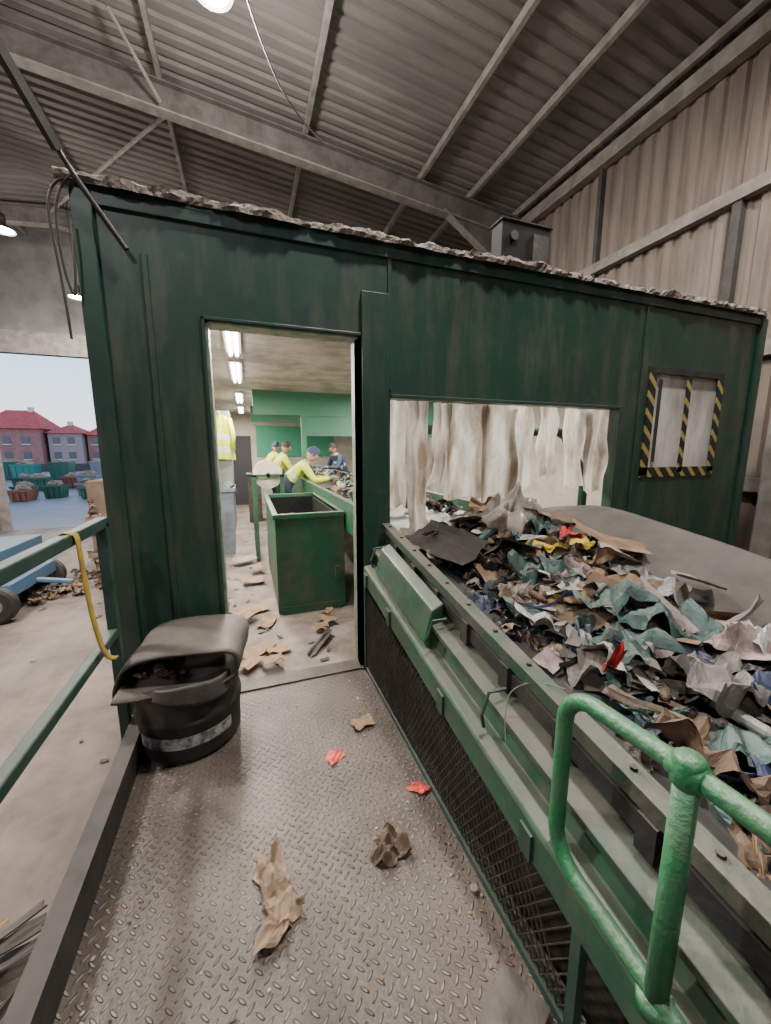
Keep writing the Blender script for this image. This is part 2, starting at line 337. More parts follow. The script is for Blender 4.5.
fr=_n(nt,'ShaderNodeMath',operation='FRACT'); nt.links.new(mu.outputs[0],fr.inputs[0])
gt=_n(nt,'ShaderNodeMath',operation='GREATER_THAN'); gt.inputs[1].default_value=.62; nt.links.new(fr.outputs[0],gt.inputs[0])
mx=_n(nt,'ShaderNodeMix',data_type='RGBA'); mx.inputs[6].default_value=(.015,.015,.015,1); mx.inputs[7].default_value=(.34,.27,.08,1); nt.links.new(gt.outputs[0],mx.inputs[0]); nt.links.new(mx.outputs[2],bb.inputs['Base Color'])
x0,x1,z0,z1=3.44,4.4,1.39,2.28
b=B(); y=YW-.012
b.box((x0-.03,y,z0-.02),(x0+.06,y+.01,z1+.02)); b.box((x0-.03,y,z0-.04),(x1+.03,y+.01,z0+.05)); b.box((x0+.47,y,z0),(x0+.53,y+.01,z1)); b.box((x1-.05,y,z0+.0),(x1+.03,y+.01,z1)); b.obj('hazard_tape_border',mh,parent=p)
b=B(); b.box((x0,YW+.03,z0),(x1,YW+.045,z1)); b.obj('pane',M('grimy_pane',(.38,.36,.33),.35,0,(.66,.64,.6),1.8,stretch=(3,1,1)),parent=p)
b=B(); b.box((x0-.04,y+.003,z1),(x1+.04,y+.011,z1+.05)); b.box((x0+.09,y-.004,z0+.1),(x0+.13,y,z1-.05)); b.obj('frame_head',m_black,parent=p)
p=empty('roof_vent_box')
b=B(); b.box((1.92,2.70,CZ+.04),(2.38,2.84,CZ+.45)); b.box((1.91,2.69,CZ+.44),(2.39,2.85,CZ+.46)); b.obj('case',m_blackbox,bevel=.008,parent=p)
b=B(); b.box((2.2,2.685,CZ+.14),(2.35,2.70,CZ+.38)); b.tube([(2.02,2.68,CZ+.34),(2.02,2.70,CZ+.34)],.035,12); b.obj('hatch',m_steel,parent=p)

# strip curtain
b=B(); strips=[(1.02,.20,.70,.0,0),(1.20,.15,.94,.02,1),(1.44,.14,.56,-.08,0),(1.68,.36,.66,-.04,0),(1.93,.34,.70,.02,1),(2.16,.24,.62,.04,0),(2.40,.16,.52,.04,1),(2.76,.20,.62,.03,0),(2.97,.24,.66,.0,1)]
for i,(x,wd,ln,sw,fr_) in enumerate(strips):
    def fn(u,v,x=x,wd=wd,ln=ln,sw=sw,i=i,fr_=fr_):
        z=1.955-v*ln*1.12
        xx=x+(u-.5)*wd*(1.1-.1*v+.3*v*noise.noise(Vector((i,v*2,0))))+sw*v*v
        yy=YW+.15-.05*fr_+.05*noise.noise(Vector((u*3+i*5,v*2.5,1)))+.02*math.sin(u*10+i+v*2)
        return Vector((xx,yy,z+.02*v*math.sin(u*9+i)))
    b.grid(fn,14,18)
ms=M('strip_pvc',(.66,.63,.58),.3,0,(.27,.21,.165),2.4,stretch=(3.0,1,.7),bump=.3,bscale=9,lo=.42,hi=.62,grime=(.07,.05,.035),gscale=4,gstretch=(2.2,1,.5),gamt=.7)
nt=ms.node_tree; pb=nt.nodes['Principled BSDF']; tr=_n(nt,'ShaderNodeBsdfTranslucent'); ms2=_n(nt,'ShaderNodeMixShader'); ms2.inputs[0].default_value=.55
src=pb.inputs['Base Color'].links[0].from_socket; nt.links.new(src,tr.inputs[0]); o_=nt.nodes['Material Output']
nt.links.new(pb.outputs[0],ms2.inputs[1]); nt.links.new(tr.outputs[0],ms2.inputs[2]); nt.links.new(ms2.outputs[0],o_.inputs[0])
b.obj('strip_curtain',ms,True)

# ------------------------------------------------------------------ platform + left railing
pl=empty('access_platform')
B().box((-.60,-1.6,-.01),(.82,YW-.021,0)).obj('tread_deck',m_tread,parent=pl)
b=B(); b.box((-.66,-1.6,-.16),(.80,YW-.03,-.011)); 
for y in (-1.2,.6,2.2):
    for x in (-.6,.7): b.box((x-.05,y-.05,GZ),(x+.05,y+.05,-.16))
b.box((-.615,-1.6,0.0),(-.60,YW-.03,.14)); b.box((-.67,-1.6,.14),(-.60,YW-.03,.148)); b.box((-.67,-1.6,-.01),(-.655,YW-.03,.14))
b.obj('platform_frame',m_black,parent=pl)
b=B(); X=-.70
b.beam((X,-1.6,1.24),(X,2.27,1.24),.05,.05); b.beam((X,-1.6,.70),(X,2.27,.66),.045,.045)
for y in (2.25,.4): b.beam((X,y,-.1),(X,y,1.24),.05,.05,up=(0,1,0))
b.obj('guard_rail',m_darkrail,bevel=.006,parent=pl)
b=B(); b.box((-.73,2.19,-.12),(-.675,2.31,.0)); b.obj('post_foot',m_steel,parent=pl)
b=B()
pts=[Vector((-.735,1.84,1.20)),Vector((-.732,1.84,1.255)),Vector((-.70,1.845,1.272)),Vector((-.67,1.85,1.26))]+bez((-.665,1.85,1.24),(-.66,1.85,1.05),(-.67,1.90,.85),(-.655,1.93,.72),10)+bez((-.65,1.935,.70),(-.645,1.95,.66),(-.64,1.96,.65),(-.62,1.98,.64),5)[1:]
vs=[];
for q in pts: vs += [q+Vector((-.002,-.017,0)),q+Vector((.002,.017,0))]
b.add(vs,[(2*i,2*i+1,2*i+3,2*i+2) for i in range(len(pts)-1)]); b.obj('yellow_strap',m_yellow,True,solid=.003)

# ------------------------------------------------------------------ conveyor
zr=lambda y: 1.1+.166*(y-2.53) if y<2.53 else 1.1
cv=empty('infeed_conveyor'); Y0=-.9; Y1=YW-.05
b=B()
b.prism([(.735,-.42),(.735,-.31),(.745,-.295),(.815,-.285),(.85,-.17),(.885,-.165),(.885,-.42)],Y0,Y1,zr)
b.obj('outer_side_panel',m_green,bevel=.004,parent=cv)
b=B(); b.prism([(.87,-.05),(.87,0),(.935,0),(.935,-.05)],Y0,Y1,zr); b.prism([(.895,-.4),(.895,-.035),(.91,-.035),(.91,-.4)],Y0,Y1,zr)
b.prism([(.80,-.20),(.80,-.175),(.90,-.155),(.90,-.20)],Y0,Y1,zr)
b.obj('side_rails',m_rail,bevel=.003,parent=cv)
b=B(); b.prism([(.875,-.13),(.875,-.07),(.894,-.07),(.894,-.13)],Y0,1.75,zr)
yy=Y0
while yy<Y1-.1:
    b.prism([(.86,-.15),(.86,-.05),(.893,-.05),(.893,-.15)],yy,yy+.05,zr); yy+=.28
b.obj('slotted_strip',m_black,parent=cv)
b=B(); b.prism([(.935,-.005),(1.07,-.12),(1.065,-.135),(.93,-.02)],Y0,Y1+.3,zr); b.prism([(2.0,-.02),(1.93,-.11),(1.925,-.13),(2.0,-.05)],Y0,Y1+.3,zr); b.obj('rubber_skirts',m_black,parent=cv)
b=B(); prof=[(.98,-.12),(1.12,-.15),(1.5,-.17),(1.85,-.15),(2.02,-.1),(2.02,-.12),(1.85,-.17),(1.5,-.19),(1.12,-.17),(.98,-.14)]
b.prism(prof,Y0,YW,zr,0,8); b.prism(prof,YW,11.4,zr,0,4); b.obj('belt',m_belt,parent=cv)
b=B(); b.prism([(2.03,-.4),(2.03,.03),(2.08,.03),(2.08,-.4)],Y0,Y1,zr); b.obj('far_side_frame',m_green,parent=cv)
b=B(); b.prism([(.90,-.3),(.90,0),(.96,0),(.96,-.3)],YW+.09,11.4,zr); b.prism([(2.05,-.3),(2.05,0),(2.12,0),(2.12,-.3)],YW+.09,11.4,zr); 
for y in (3,5,7,9,11): b.box((.91,y,0),(.95,y+.06,.8)); b.box((2.06,y,0),(2.12,y+.06,.8))
b.obj('inner_side_frames',m_green,parent=cv)
b=B(); b.prism([(.775,-.29),(.76,-.26),(.80,-.10),(.86,-.07),(.86,-.29)],1.55,2.30,zr); b.obj('side_cover',m_green,bevel=.008,parent=cv)
b=B()
for y in (.15,.75,1.3,1.95,2.4): b.prism([(.725,-.42),(.725,-.33),(.738,-.33),(.738,-.42)],y,y+.05,zr)
for y in (1.05,1.5,2.35):
    z=zr(y); b.tube([(.76,y,z-.25),(.75,y,z-.2),(.78,y+.005,z-.12),(.85,y,z-.12)],.007,6)
b.obj('clips_and_hooks',m_darkrail,parent=cv)
b=B()
for y in [Y0+.1+.2*i for i in range(17)]:
    z=zr(y); b.tube([(.905,y,z),(.905,y,z+.008)],.010,6)
    b.tube([(.83,y+.1,z-.172),(.83,y+.1,z-.160)],.01,6)
b.obj('bolts',m_steel,parent=cv)
b=B(); top=lambda y: zr(y)-.42; y=.60; st=.034; XM=.752
while y<2.5:
    for sg in (-1,1):
        h=max(.05,top(y)-.03); y2=y+sg*h*.62
        if y2>2.5: h*= (2.5-y)/(y2-y); y2=2.5
        if y2<.6: h*=(y-.6)/(y-y2); y2=.6
        if h<.01: continue
        b.beam((XM,y,.03),(XM,y2,.03+h),.003,.006,0,up=(1,0,0))
    y+=st
b.obj('expanded_mesh_guard',m_mesh,parent=cv)
b=B(); b.box((.74,.58,0.001),(.77,2.5,.03)); b.box((.74,2.47,.0),(.77,2.5,top(2.5))); b.box((.74,.57,.0),(.77,.60,top(.58))); b.obj('mesh_frame',m_darkrail,parent=cv)
b=B(); b.box((1.0,-.7,-.05),(1.9,2.4,.02)); b.box((.87,-.8,-.1),(.885,2.45,.28))  # tray, then a thin dark plate added as the shade inside the open side
for y in (-.6,1,2.3):
    b.box((.9,y,GZ),(.98,y+.08,zr(y)-.2)); b.box((2.04,y,GZ),(2.1,y+.08,zr(y)-.2))
b.obj('legs_tray_and_shade_plate',m_steel,parent=cv)
b=B()
def slab(u,v):
    y=-.6+v*3.0; z=zr(y)
    x=1.93+.50*u; dz=-.03+.235*math.sin(u*1.45)+.015*noise.noise(Vector((u*2,y*2,0)))
    end=max(0,(y-1.75)/.7)
    return Vector((x, y, z+dz-.16*end*end*u*1.0))
b.grid(slab,10,30); b.obj('side_guard_plate',m_grey,True,parent=cv,solid=.02)
b=B(); b.box((2.42,-.4,GZ),(2.48,-.3,.7)); b.box((2.42,1.7,GZ),(2.48,1.8,1.08)); b.obj('guard_supports',m_green,parent=cv)

# bright green tube handrail
b=B(); X=.755
def arc(c,r,a0,a1,n=8): return [Vector((X,c[0]+r*math.cos(math.radians(a0+(a1-a0)*i/n)),c[1]+r*math.sin(math.radians(a0+(a1-a0)*i/n)))) for i in range(n+1)]
path=[Vector((X,-.9,1.0)),Vector((X,.39,1.0))]+arc((.60,.90),.09,85,0)+[Vector((X,.69,.65))]+arc((.59,.58),.10,0,-80)+[Vector((X,.41,.46)),Vector((X,.2,.425))]
b.tube(path,.021,16)
b.tube([(X,.40,.43),(X,.40,1.03)],.0225,16)
b.tube([(X,.40,.965),(X,.40,.975),(X,.40,1.025),(X,.40,1.035)],[.02,.029,.029,.02],14)
b.tube([(X,.37,1.0),(X,.43,1.0)],.026,14); b.tube([(X,.40,.42),(X,.40,.455)],.036,14)
b.tube([(X,-.6,.25),(X,-.6,1.0)],.024,16)
b.obj('tube_handrail',m_greenrail,True)

# ------------------------------------------------------------------ rubbish
pal=[((.05,.115,.105),.5),((.50,.49,.47),.45),((.29,.175,.095),.85),((.012,.012,.014),.35),((.18,.165,.15),.6),((.40,.31,.23),.7),((.02,.035,.10),.5),((.08,.15,.135),.5),((.6,.03,.03),.5),((.7,.5,.03),.5),((.16,.095,.058),.8),((.36,.27,.26),.6),((.065,.052,.043),.8)]
mats=[M('rubbish_%d'%i,c,r,0,tuple(x*.55 for x in c),9,.2,60,dust=DUST,dustamt=.15,grime=(.05,.038,.03),gscale=12,gstretch=(1,1,1),gamt=.6) for i,(c,r) in enumerate(pal)]
wts=[10,9,10,10,8,8,6,6,.4,.3,8,7,11]
pick=lambda: R.choices(range(len(pal)),wts)[0]
def mound(x,y):
    c=math.exp(-((x-1.68)/.38)**2)
    k=.23 if y>1.9 else .11+.12*max(0,(y-.2)/1.7)
    return zr(y)-.16+ (c*k if y<YW else .16*math.exp(-((x-1.5)/.4)**2))
b=B()
def gm(u,v):
    x=1.22+.77*u; y=-.8+v*3.3
    return Vector((x,y,mound(x,y)-.03+.05*noise.noise(Vector((x*7,y*7,0)))+.02*noise.noise(Vector((x*19,y*19,0)))-.02*(u<.08)))
b.grid(gm,24,90,12)
hard=b
for i in range(700):
    y=R.uniform(-.8,2.5); lo=1.20+.05*noise.noise(Vector((y*4,0,0)))
    x=R.uniform(lo,2.0)
    if R.random()<.15: x=R.uniform(1.08,1.3)
    if y>2.0 and R.random()<.35: x=R.uniform(1.0,1.3)
    big=R.random()<.36; s=R.uniform(.07,.13) if big else R.uniform(.02,.065); z=mound(x,y)+R.uniform(-.01,.05)
    if x<1.25: s*=.55; z=zr(y)-.14+(.05 if y>2 else 0)
    rr=rot(R.gauss(0,.4),R.gauss(0,.4),R.uniform(0,6.3)); k=R.random(); mi=pick()
    if k<.55: b.cloth((x,y,z),s*2.1,s*R.uniform(1.2,3.0),rr,mi,i,10 if not big else 16,R.uniform(.22,.45),R.uniform(0,.5))
    elif k<.60: b.blob((x,y,z),(s*.6,s*R.uniform(.3,.6),s*R.uniform(.2,.4)),rr,mi,.35,12,8,i,2.0,.6)
    elif k<.82: hard.sheet((x,y,z+.015),s*2.4,s*R.uniform(.8,1.8),rr,R.choice([2,2,2,5,10,1,4,3,12,11]),s*.06,3,R.uniform(-.4,.4),i,.1)
    elif k<.94: hard.sheet((x,y,z+.02),s*3.2,s*R.uniform(.15,.35),rr,pick(),s*.25,7,R.uniform(-1.,1.),i,.5)
    else:
        d=rr.to_matrix()@Vector((s*1.0,0,0)); c=Vector((x,y,z+.02)); q=min(.03,s*.3)
        hard.tube([c-d,c-d*.9,c+d*.5,c+d*.8,c+d],[q*.8,q,q,q*.4,q*.35],9,mi)
b.cloth((1.5,1.62,1.0),.36,.28,rot(.2,.2,.5),0,904,24,.45,.4)
b.cloth((1.78,1.9,1.12),.26,.2,rot(.2,.2,.5),0,944,20,.45,.4)
b.cloth((1.55,1.25,.96),.38,.28,rot(-.1,.2,.9),7,905,24,.45,.4)
b.cloth((1.62,1.0,.93),.36,.28,rot(-.1,.2,.4),0,906,24,.45,.4)
b.cloth((1.40,1.02,.87),.28,.24,rot(-.1,.2,1.4),7,916,20,.4,.3)
b.cloth((1.80,1.25,.99),.26,.32,rot(.2,.1,.3),1,909,20,.4,.3)
b.cloth((1.85,.75,.90),.32,.24,rot(.1,.1,.8),1,919,20,.4,.3)
b.cloth((1.65,.6,.84),.30,.24,rot(.1,.1,.2),6,920,20,.4,.4)
b.cloth((1.88,1.75,1.08),.3,.25,rot(.1,.2,.2),3,921,20,.5,.5)
b.cloth((1.36,1.95,1.0),.26,.4,rot(.1,-.2,.3),3,922,22,.45,.5)
b.cloth((1.5,.75,.85),.30,.24,rot(.1,.1,.3),4,923,20,.4,.3)
b.cloth((1.72,.85,.90),.24,.3,rot(.1,.1,2.3),11,924,20,.4,.3)
b.blob((1.44,1.45,.93),(.08,.06,.045),rot(.1,0,.3),12,.6,16,10,77,3.2,.5)
b.cloth((1.72,1.60,1.14),.14,.16,rot(.3,.3,.5),8,907,12,.5,.5); b.cloth((1.70,1.52,1.115),.13,.08,rot(.2,0,.2),9,908,10,.5,.4)
hard.sheet((1.17,2.1,1.02),.24,.55,rot(.1,-.5,.2),3,.01,6,.2,902,.1)
hard.sheet((1.98,1.62,1.08),.40,.22,rot(.1,.3,-.7),2,.01,5,.3,903,.1)
hard.sheet((1.83,1.42,1.05),.28,.18,rot(.35,.1,.9),5,.01,5,.3,910,.1)
hard.sheet((1.95,2.05,1.15),.36,.2,rot(.2,.2,.1),10,.02,5,.3,911,.1)
hard.sheet((1.45,1.78,1.06),.30,.2,rot(.3,.2,1.1),2,.01,5,.2,912,.1)
hard.sheet((1.93,1.1,1.0),.26,.17,rot(.2,.2,.7),5,.01,5,.2,913,.1)
hard.sheet((1.45,2.3,1.1),.22,.3,rot(-.3,.2,.3),2,.01,5,.2,914,.1)
hard.sheet((1.7,.4,.84),.32,.22,rot(.2,.1,.5),2,.01,5,.2,915,.1)
b.obj('rubbish_heap',mats)
# large clouded film bag lying against the curtain
mf=M('clouded_film',(.50,.45,.40),.3,0,(.30,.255,.21),6)
nt=mf.node_tree; pb=nt.nodes['Principled BSDF']; tr=_n(nt,'ShaderNodeBsdfTranslucent'); mm=_n(nt,'ShaderNodeMixShader'); mm.inputs[0].default_value=.35
nt.links.new(pb.inputs['Base Color'].links[0].from_socket,tr.inputs[0]); nt.links.new(pb.outputs[0],mm.inputs[1]); nt.links.new(tr.outputs[0],mm.inputs[2]); nt.links.new(mm.outputs[0],nt.nodes['Material Output'].inputs[0])
b=B(); b.cloth((1.74,2.17,1.31),.34,.30,rot(.25,.1,.4),0,931,28,.45,1.5)
b.cloth((1.60,2.02,1.22),.30,.24,rot(.5,-.3,1.2),0,932,24,.4,1.2)
b.cloth((1.86,2.08,1.20),.22,.24,rot(.2,.4,.2),0,933,20,.4,1.0)
b.obj('clear_film_bag',mf)
b=B()
for i in range(240):
    y=R.uniform(2.95,11.3); x=R.uniform(1.08,1.98); s=R.uniform(.05,.11); z=mound(x,y)+.03
    if 5.5<y<9.5: x=R.uniform(1.35,1.9); s*=.8
    rr=rot(R.gauss(0,.5),R.gauss(0,.5),R.uniform(0,6.3))
    b.cloth((x,y,z),s*2,s*1.5,rr,pick(),i+50,8,.4,.3)
b.obj('sorted_waste_on_belt',mats)

# ------------------------------------------------------------------ drum with draped rubber sheet
dr=empty('rubber_covered_drum',(-.37,2.22,0))
b=B(); r=.26
b.tube([(0,0,.002),(0,0,.02),(0,0,.03),(0,0,.20),(0,0,.215),(0,0,.24),(0,0,.25),(0,0,.38),(0,0,.40),(0,0,.415)],[r*.9,r*.97,r*.98,r,r*1.035,r*1.035,r,r,r*1.03,r*1.03],48)
b.obj('drum_body',m_black,True,parent=dr)
b=B(); vs=[];n=30
for i in range(n+1):
    a=math.radians(215+110*i/n); q=r*1.005
    vs += [(q*math.cos(a),q*math.sin(a),.10),(q*math.cos(a),q*math.sin(a),.165)]
b.add(vs,[(2*i,2*i+2,2*i+3,2*i+1) for i in range(n)])
b.obj('drum_label',M('worn_label',(.34,.34,.34),.6,0,(.08,.08,.08),22,lo=.42,hi=.6),True,parent=dr)
b=B()
prof=[(-.27,.44),(-.22,.43),(-.13,.43),(.0,.43),(.12,.43),(.22,.43),(.28,.455),(.29,.515),(.25,.565),(.15,.585),(.0,.595),(-.12,.59),(-.21,.56),(-.26,.50),(-.285,.43),(-.29,.36)]
def cr(pts,n=4):
    out=[]
    for i in range(len(pts)-1):
        p0=Vector(pts[max(i-1,0)]);p1=Vector(pts[i]);p2=Vector(pts[i+1]);p3=Vector(pts[min(i+2,len(pts)-1)])
        for k in range(n):
            t=k/n; out.append(.5*((2*p1)+(-p0+p2)*t+(2*p0-5*p1+4*p2-p3)*t*t+(-p0+3*p1-3*p2+p3)*t**3))
    out.append(Vector(pts[-1])); return out
pp=cr([Vector((x,0,z)) for x,z in prof]); NP=len(pp)-1
def dfn(u,v):
    i=min(int(round(u*NP)),NP); q=pp[i]; y=-.25+v*.44
    back = max(0,(u-.6)/.4)
    return Vector((q.x+.05*(v-.5)+.012*noise.noise(Vector((u*4,v*3,0))), y*(1-.15*back)+.03*math.sin(u*3)+.09*back*(1-v), q.z+.02*noise.noise(Vector((u*3,v*3,4)))-.02*(1-v)))
b.grid(dfn,NP,10)
def flap(u,v):
    a=math.radians(246+76*u); rr_=.268+.015*v+.01*math.sin(u*9)
    return Vector((rr_*math.cos(a),rr_*math.sin(a),.445-.10*v*(.5+.6*math.sin(u*2.4))+.006*math.sin(u*7)))
b.grid(flap,20,6)
b.obj('folded_rubber_sheet',M('worn_rubber_sheet',(.035,.032,.03),.65,0,(.08,.068,.058),6,.25,20,DUST,.4),True,parent=dr,solid=.014)
b=B()
for i in range(34): 
    s=R.uniform(.012,.032); b.blob((R.uniform(-.20,.0),R.uniform(-.20,.1),.455+R.uniform(0,.03)),(s,s,s*.6),rot(R.random(),R.random(),R.random()*6),R.choice([0,0,1]),.5,7,5,i)
b.obj('debris_in_fold',[M('brown_debris',(.09,.06,.045),.9,0,(.05,.035,.03),20),m_crust],parent=dr)

# ------------------------------------------------------------------ scraps on deck
def scrap(name,c,sx,sy,rz,mat,amp=.02,curl=.3,seed=1,n=8,z=.02,fine=.6):
    b=B(); b.sheet((c[0],c[1],z),sx,sy,rot(0,0,rz),0,amp,n,curl,seed,fine); return b.obj(name,mat,solid=.002)
m_paper=M('brown_paper',(.34,.235,.16),.85,0,(.22,.15,.10),9); m_leaf=M('dark_scrap',(.15,.10,.065),.85,0,(.08,.055,.04),9)
scrap('cardboard_scrap',(.56,1.94),.12,.08,.2,m_card,.012,.3,3,z=.018,fine=.2)
b=B(); b.cloth((.35,1.76,.012),.10,.07,rot(0,0,.5),0,15,10,.2,.1); b.obj('red_wrapper',m_red,solid=.0015)
b=B(); b.cloth((.70,1.43,.012),.11,.06,rot(0,0,-.4),0,16,10,.2,.1); b.obj('red_wrapper',m_red,solid=.0015)
b=B(); b.cloth((.466,1.22,.03),.13,.14,rot(0,0,.6),0,71,14,.45,.2); b.obj('dry_scrap',m_leaf,solid=.0015)
b=B(); b.cloth((.0,1.28,.03),.12,.22,rot(.0,.0,.15),0,11,18,.4,.25); b.cloth((.035,1.13,.035),.13,.17,rot(.0,-.0,-.5),0,12,18,.45,.3); b.sheet((-.035,1.1,.008),.05,.06,rot(0,0,.3),1,.004,5,.1,15)
b.obj('crumpled_paper_bag',[m_paper,mats[6]],solid=.0015)
b=B(); b.tube([(.70,.98,0.001),(.70,.98,.015)],.014,16); b.tube([(.70,.98,.015),(.70,.98,.0155)],.010,16); b.obj('bottle_cap',m_pale,bevel=.002)
scrap('grey_sheet_scrap',(.62,.66),.19,.15,.5,M('grey_scrap',(.15,.135,.12),.8,0,(.1,.09,.08),8),.008,.1,21,z=.012,fine=.1)
b=B()
for i in range(320):
    x=R.uniform(-.55,.72); y=R.uniform(.1,2.45); s=R.uniform(.002,.006)
    if R.random()<.6: x=R.choice([R.uniform(-.58,-.42),R.uniform(.58,.72)])
    if (x+.37)**2+(y-2.22)**2<.1: continue
    b.blob((x,y,s*.6),(s*1.4,s,s*.6),rot(0,0,R.random()*6),R.choice([0,0,1,2]),.4,6,4,i)
b.obj('deck_grit',[m_crust,m_card,mats[1]])
b=B()
for i,(x,y,s1,s2,a) in enumerate([(-.05,3.85,.34,.22,.3),(.10,3.52,.24,.14,1.2),(.0,3.0,.26,.15,.5),(.16,2.95,.18,.12,.2),(-.05,2.8,.2,.12,.9),(.0,4.7,.25,.2,.2),(.62,3.35,.12,.18,.4),(.55,3.2,.10,.12,1.4),(-.1,5.6,.3,.2,.5),(.1,2.74,.14,.1,.1),(.66,3.45,.12,.09,.9),(-.1,3.6,.3,.16,.8),(.05,5.1,.16,.2,.3)]):
    b.sheet((x,y,.02+.006*i),s1,s2,rot(R.gauss(0,.04),R.gauss(0,.04),a),0 if i!=8 else 1,.012,6,.15,i+40,.15)
b.sheet((.5,2.95,.03),.06,.42,rot(.1,.1,-.6),2,.02,6,.3,61)
b.obj('cardboard_litter',[m_card,mats[5],m_black],solid=.004)
b=B()
for i in range(200):
    x=R.uniform(-.6,.9); y=R.uniform(2.7,8); s=R.uniform(.01,.035)
    if .0<x<.95 and 3.5<y<6.8: continue
    b.sheet((x,y,.012),s*2,s,rot(R.gauss(0,.15),R.gauss(0,.15),R.random()*6),R.choice([0,1,2]),s*.2,3,.2,i)
b.obj('floor_litter',[m_card,mats[4],mats[12]])

# ------------------------------------------------------------------ interior objects
b=B(); x0,x1,y0,y1,zt=.22,.885,3.66,5.45,.985
b.box((x0,y0,0.02),(x1,y0+.03,zt)); b.box((x0,y1-.03,.02),(x1,y1,zt)); b.box((x0,y0+.03,.02),(x0+.03,y1-.03,zt)); b.box((x1-.03,y0+.03,.02),(x1,y1-.03,zt)); b.box((x0+.03,y0+.03,.02),(x1-.03,y1-.03,.05))
for a,c in (((x0-.02,y0-.02),(x1+.0,y0+.04)),((x0-.02,y1-.04),(x1+.0,y1+.02)),((x0-.02,y0+.04),(x0+.03,y1-.04)),((x1-.03,y0+.04),(x1+.0,y1-.04))):
    b.box((a[0],a[1],zt-.03),(c[0],c[1],zt+.015))
b.box((x0+.04,y0-.012,.0),(x1-.04,y0-.001,.08)); b.box((x1-.1,y0-.02,.3),(x1-.06,y0-.001,.45))
def fill(u,v): return Vector((x0+.03+u*(x1-x0-.06),y0+.03+v*(y1-y0-.06),.72+.05*noise.noise(Vector((u*5,v*9,0)))))
b.grid(fill,10,24,1)
b.box((x0+.031,y0+.031,.5),(x0+.036,y1-.031,zt-.035),1); b.box((x1-.036,y0+.031,.5),(x1-.031,y1-.031,zt-.035),1); b.box((x0+.036,y1-.036,.5),(x1-.036,y1-.031,zt-.035),1)
b.obj('green_steel_bin',[M('bin_green',(.014,.11,.056),.5,0,(.028,.08,.05),4,.1,20,DUST,.35,grime=(.16,.13,.1),gscale=4,gstretch=(1,1,1)),m_blackbox],bevel=.004)
b=B(); xr=.28
for i in range(5):
    y=5.72+i*.12; b.tube([(xr,y,1.25),(xr,y+.02,1.25)],.2,26,0); b.tube([(xr,y+.02,1.25),(xr,y+.1,1.25)],.15,20,1)
for xx in (xr-.22,xr+.16):
    for yy in (5.66,6.34): b.box((xx,yy,0),(xx+.06,yy+.04,1.25),2)
b.tube([(xr,5.66,1.25),(xr,6.36,1.25)],.03,10,2); b.box((xr-.22,5.66,1.22),(xr+.22,5.70,1.26),2); b.box((xr-.22,6.34,1.22),(xr+.22,6.38,1.26),2)
b.obj('strapping_reel_rack',[m_cream,m_card,m_green])
b=B(); b.add([(-.58,6.2,0),(-.24,6.2,0),(-.24,6.6,0),(-.58,6.6,0),(-.62,6.15,1.0),(-.2,6.15,1.0),(-.2,6.65,1.0),(-.62,6.65,1.0)],[(0,3,2,1),(0,1,5,4),(1,2,6,5),(2,3,7,6),(3,0,4,7)])
b.box((-.635,6.13,.98),(-.185,6.16,1.04)); b.box((-.635,6.64,.98),(-.185,6.67,1.04)); b.box((-.635,6.16,.98),(-.61,6.64,1.04)); b.box((-.21,6.16,.98),(-.185,6.64,1.04))
b.cloth((-.41,6.4,1.04),.36,.4,rot(0,0,0),0,4,14,.5,.2)
b.obj('waste_bin',M('bin_greyblue',(.16,.19,.23),.6,0,(.10,.11,.13),5),bevel=.006)
b=B(); b.box((-.64,8.2,0),(-.27,9.0,2.35)); b.box((-.46,8.19,.1),(-.455,8.2,2.25)); b.box((-.29,8.5,1.1),(-.265,8.53,1.3)); b.obj('tall_locker',M('locker_grey',(.20,.22,.21),.6,0,(.28,.28,.26),5),bevel=.01)
b=B(); b.box((.0,8.9,0),(.28,9.4,1.05)); b.box((-.02,8.88,1.05),(.30,9.42,1.08)); b.box((.05,8.89,.5),(.22,8.9,.53)); b.obj('tool_cabinet',m_steel,bevel=.01)
m_hv=M('hi_vis_yellow',(.58,.68,.03),.7,0,(.44,.52,.04),12); m_refl=M('reflective_band',(.6,.6,.6),.3)
b=B(); jx,jy=-.44,8.14
def fn(u,v):
    wd=.20+.05*v if v>.12 else .08+v*1.0
    return Vector((jx+(u-.5)*2*wd, jy-.05*math.sin(u*math.pi)-.012*math.sin(u*17+v*3), 2.28-.85*v-.05*abs(u-.5)))
b.grid(fn,18,18)
for k in range(len(b.m)):
    if k//18 in (8,9,13,14): b.m[k]=1
for s in (-1,1): b.tube([(jx+s*.16,jy-.02,2.2),(jx+s*.22,jy-.03,1.9),(jx+s*.21,jy-.04,1.6)],[.05,.05,.045],10,0)
b.tube([(jx,8.19,2.3),(jx,jy-.02,2.3),(jx,jy-.02,2.33)],.008,6,1)
b.obj('hi_vis_jacket',[m_hv,m_refl],True)

